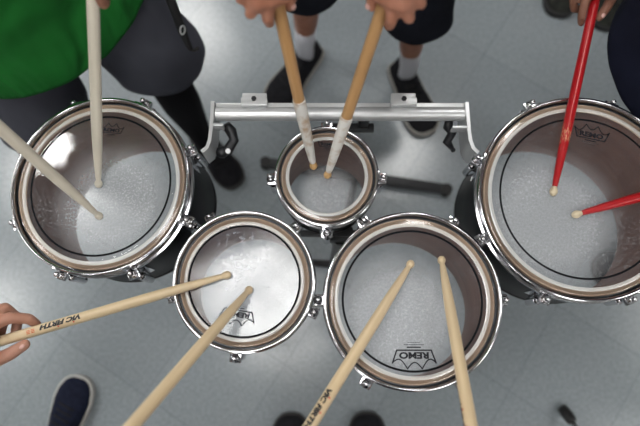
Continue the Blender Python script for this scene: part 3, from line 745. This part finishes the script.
def shoe_mesh(t, an, tn, dr, m, sole, sw=1.0):
    F = frame(dr); heel = V((an.x, an.y, 0)) - dr * .065; L_ = (V((tn.x, tn.y, 0)) - heel).length
    so = bpy.data.objects.new('shoe', None)
    prof = [(0, .012), (.03, .032), (.12, .039), (.28, .041), (.45, .043), (.60, .049), (.74, .0535), (.86, .049), (.94, .038), (.985, .022), (1, .006)]
    prof = [(a, b * sw) for a, b in prof]
    hts = [(0, .055), (.06, .072), (.2, .082), (.34, .084), (.46, .077), (.6, .062), (.75, .049), (.88, .041), (.96, .034), (1, .022)]
    def ip(tb, x):
        for (a, va), (b, vb) in zip(tb, tb[1:]):
            if a <= x <= b: return va + (vb - va) * (x - a) / (b - a)
        return tb[-1][1]
    bm = bmesh.new(); rings = []; n = 24; N = 34
    for j in range(N + 1):
        x = j / N; x = .5 - .5 * math.cos(PI * x); w = ip(prof, x); h = ip(hts, x); ring = []
        for k in range(n):
            a = 2 * PI * k / n; cx = math.cos(a); sx_ = math.sin(a)
            yy = w * (abs(cx) ** .75) * (1 if cx > 0 else -1); zz = .022 + (h - .022) * (sx_ if sx_ > 0 else 0) + (.006 * sx_ if sx_ < 0 else 0)
            if sx_ > .35 and x < .5: yy *= .80
            ring.append(bm.verts.new(heel + F @ V((x * L_, yy, zz))))
        rings.append(ring)
    for a, b in zip(rings, rings[1:]):
        for k in range(n): bm.faces.new((a[k], a[(k + 1) % n], b[(k + 1) % n], b[k]))
    bm.faces.new(rings[0][::-1]); bm.faces.new(rings[-1])
    up = fin('shoe', bm, M[m], t)
    bm = bmesh.new(); lo = []; hi = []; out = []
    for j in range(N + 1): x = .5 - .5 * math.cos(PI * j / N); out.append((x, ip(prof, x) + .005))
    loop = [(x * (L_ + .008) - .004, w) for x, w in out] + [(x * (L_ + .008) - .004, -w) for x, w in out[::-1]]
    for x, y in loop:
        lo.append(bm.verts.new(heel + F @ V((x, y * .97, 0)))); hi.append(bm.verts.new(heel + F @ V((x, y, .026))))
    k = len(loop)
    for i in range(k): bm.faces.new((lo[i], lo[(i + 1) % k], hi[(i + 1) % k], hi[i]))
    bm.faces.new(lo[::-1]); bm.faces.new(hi); fin('sole', bm, M[sole], up, autosmooth=50)
    bm = bmesh.new()
    for q in range(5):
        x = .44 + q * .062; z = ip(hts, x) + .001
        sweep(bm, [heel + F @ V((x * L_ + e * .006, y, z - 3.2 * y * y)) for e, y in ((-1, -.024), (-.5, -.012), (0, 0), (.5, .012), (1, .024))], [.0028] * 5, 8)
    b1 = heel + F @ V((.44 * L_, 0, ip(hts, .44) + .004))
    for s in (1, -1): sweep(bm, [b1, b1 + F @ V((.008, s * .014, .006)), b1 + F @ V((.0, s * .026, .0)), b1 + F @ V((-.004, s * .012, .001))], [.0025] * 4, 8)
    fin('laces', bm, M['lace'], up)

# A: green shirt, upper left
fA = V((.60, -.80))
frontA = at(84, 66, .76)
tA = V((frontA.x, frontA.y)) - fA.normalized() * .204
sA = V((fA.y, -fA.x)).normalized()      # right-hand side when facing f
ankA = at(204, 140, .09); kneeA = at(149, 48, .52)
ankA2 = at(22, 140, .09); kneeA2 = at(42, 108, .50)
def extraA(t, B):
    # strap hanging at the hip and a small green print on the shorts
    pts = [at(160, -25, .84), at(170, -2, .80), at(176, 14, .77), at(182, 30, .73), at(187, 42, .70), at(191, 50, .69)]
    bm = bmesh.new(); sweep(bm, [B(p) for p in pts], [.010, .010, .009, .010, .007, .005], 10)
    s = fin('hanging_strap', bm, M['rubber'], t)
    bm = bmesh.new()
    P = at(183, 31, .745); 
    for k in range(12):
        a, b = [B(P) + V((.005 * math.cos(x), .010 * math.sin(x), .004)) for x in (2 * PI * k / 12, 2 * PI * (k + 1) / 12)]
        tube(bm, a, b, .0022, n=8)
    fin('buckle', bm, M['alu'], s)
    bm = bmesh.new(); q = [B(at(191, 50, .69)), B(at(195, 50, .69)), B(at(198, 48, .70))]; sweep(bm, q, [.004, .004, .004], 8); fin('hook', bm, M['rubber'], s)
person('person in a green T-shirt and grey shorts holding two off-white drumsticks', 'skinA', fA, tA,
       [V((*(tA - sA * .09), .80)), V((*(tA + sA * .09), .80))], [kneeA, kneeA2], [ankA, ankA2], [at(237, 184, .03), at(48, 196, .03)],
       [('A1', .414, 1, (0, 0, 1), -1), ('A2', .385, -1, (0, 0, 1), 1)], 'greenshirt', 'greyshorts', 'shoeblack', .50, .74, ('legging', .93), 'soledark', extra=extraA, shoe_w=.84, legr=(.095, .122), belly=.20, hemw=.265)
# B: top centre
HK = .94
tB = V((.08, .86)); fB = V((.0, -1))
kB1 = at(307, -22, .52); kB2 = at(416, 6, .52); aB1 = at(305, 46, .12); aB2 = at(409, 66, .12)
person('person in black shorts and white socks at the top, holding the white-taped drumsticks', 'skinB', fB, tB,
       [V((tB.x - .1, tB.y, .86)), V((tB.x + .1, tB.y, .86))], [kB1, kB2], [aB1, aB2], [at(271, 106, .03), at(429, 132, .03)],
       [('B1', .386, -1, (0, .1, 1), 1), ('B2', .400, 1, (0, .1, 1), -1)], 'dkgreyshirt', 'blackshorts', 'shoeblack', .50, .84, ('sock', .30), 'solegrey', legr=(.10, .092), belly=.14)
# C: right, navy
HK = 1.0
pC = at(738, 22, .93); tC = V((pC.x, pC.y)); fC = V((-1, -.12))
sC = V((fC.y, -fC.x)).normalized()
aC1, aC2 = at(648, 262, .09), at(655, 165, .09); oC1, oC2 = at(597, 272, .03), at(612, 150, .03)
hC1, hC2 = V((*(tC - sC * .09), .84)), V((*(tC + sC * .09), .84))
person('person in navy clothes at the right edge holding the red drumsticks', 'skinC', fC, tC,
       [hC1, hC2], [hC1.lerp(aC1, .5) + V((.05, 0, 0)), hC2.lerp(aC2, .5) + V((.05, 0, 0))], [aC1, aC2], [oC1, oC2],
       [('C1', .402, -1, (0, 0, 1), 1), ('C2', .385, 1, (0, 0, 1), -1)], 'navy', 'navy', 'shoeblack', .12, .78, None, 'soledark', long=True)
# D: lower left
HK = 1.2
tD = V((-.82, -.40)); fD = V((.55, .75)); sD = V((fD.y, -fD.x)).normalized()
toeD = at(79, 377, .03); ankD = toeD + V((-.05, -.20, 0)); ankD.z = .09
toeD2 = V((toeD.x + .22, toeD.y - .26, .03)); ankD2 = toeD2 + V((-.05, -.20, .06))
person('person at the lower left with a navy shoe, one hand gripping a lettered drumstick', 'skinD', fD, tD,
       [V((*(tD - sD * .10), .86)), V((*(tD + sD * .10), .86))], [ankD.lerp(V((*(tD - sD * .1), .86)), .55), ankD2.lerp(V((*(tD + sD * .1), .86)), .55)], [ankD, ankD2], [toeD, toeD2],
       [('D1', .407, 1, (.0, .25, 1), -1), ('D2', .45, -1, (0, 0, 1), 1)], 'dkgreyshirt', 'blackshorts', 'shoenavy', .48, .80, ('sock', .2), 'solewhite', belly=.13)
# E: bottom
tE = V((.05, -.50)); fE = V((0, 1))
t1, t2 = at(291, 414, .03), at(367, 413, .03)
person('person at the bottom with two black shoe toes showing, playing the plain wooden sticks', 'skinE', fE, tE,
       [V((tE.x - .1, tE.y, .86)), V((tE.x + .1, tE.y, .86))], [V((t1.x, t1.y - .17, .5)), V((t2.x, t2.y - .17, .5))], [t1 + V((0, -.205, .06)), t2 + V((0, -.205, .06))], [t1, t2],
       [('E1', .455, 1, (0, 0, 1), -1), ('E2', .455, -1, (0, 0, 1), 1)], 'dkgreyshirt', 'blackshorts', 'shoeblack', .48, .80, ('sock', .2), 'soledark', belly=.12)
STK['F1'] = STK['F2'] = None
# F: behind, upper right (shoes only in view)
t1, t2 = at(560, 13, .03), at(606, 26, .03)
tF = V(((t1.x + t2.x) / 2 + .08, t1.y + .28)); fF = V((-.2, -1))
STK['F1'] = (V((tF.x - .25, tF.y - .04, .45)), V((0, 0, 1)), V((1, 0, 0))); STK['F2'] = (V((tF.x + .27, tF.y - .06, .45)), V((0, 0, 1)), V((1, 0, 0)))
person('person standing behind at the upper right, only dark grey shoe toes showing', 'skinE', fF, tF,
       [V((tF.x - .1, tF.y, .86)), V((tF.x + .1, tF.y, .86))], [V((t1.x + .06, t1.y + .20, .5)), V((t2.x + .06, t2.y + .20, .5))], [t1 + V((.04, .20, .06)), t2 + V((.05, .20, .06))], [t1, t2],
       [('F1', .35, 1, (-1, 0, .05), 1), ('F2', .35, -1, (1, 0, .05), -1)], 'dkgreyshirt', 'blackshorts', 'shoegrey', .48, .84, ('sock', .2), 'soledark')

vs = sc.view_settings; vs.view_transform = 'Standard'; vs.look = 'None'; vs.gamma = 1; vs.exposure = 0.56
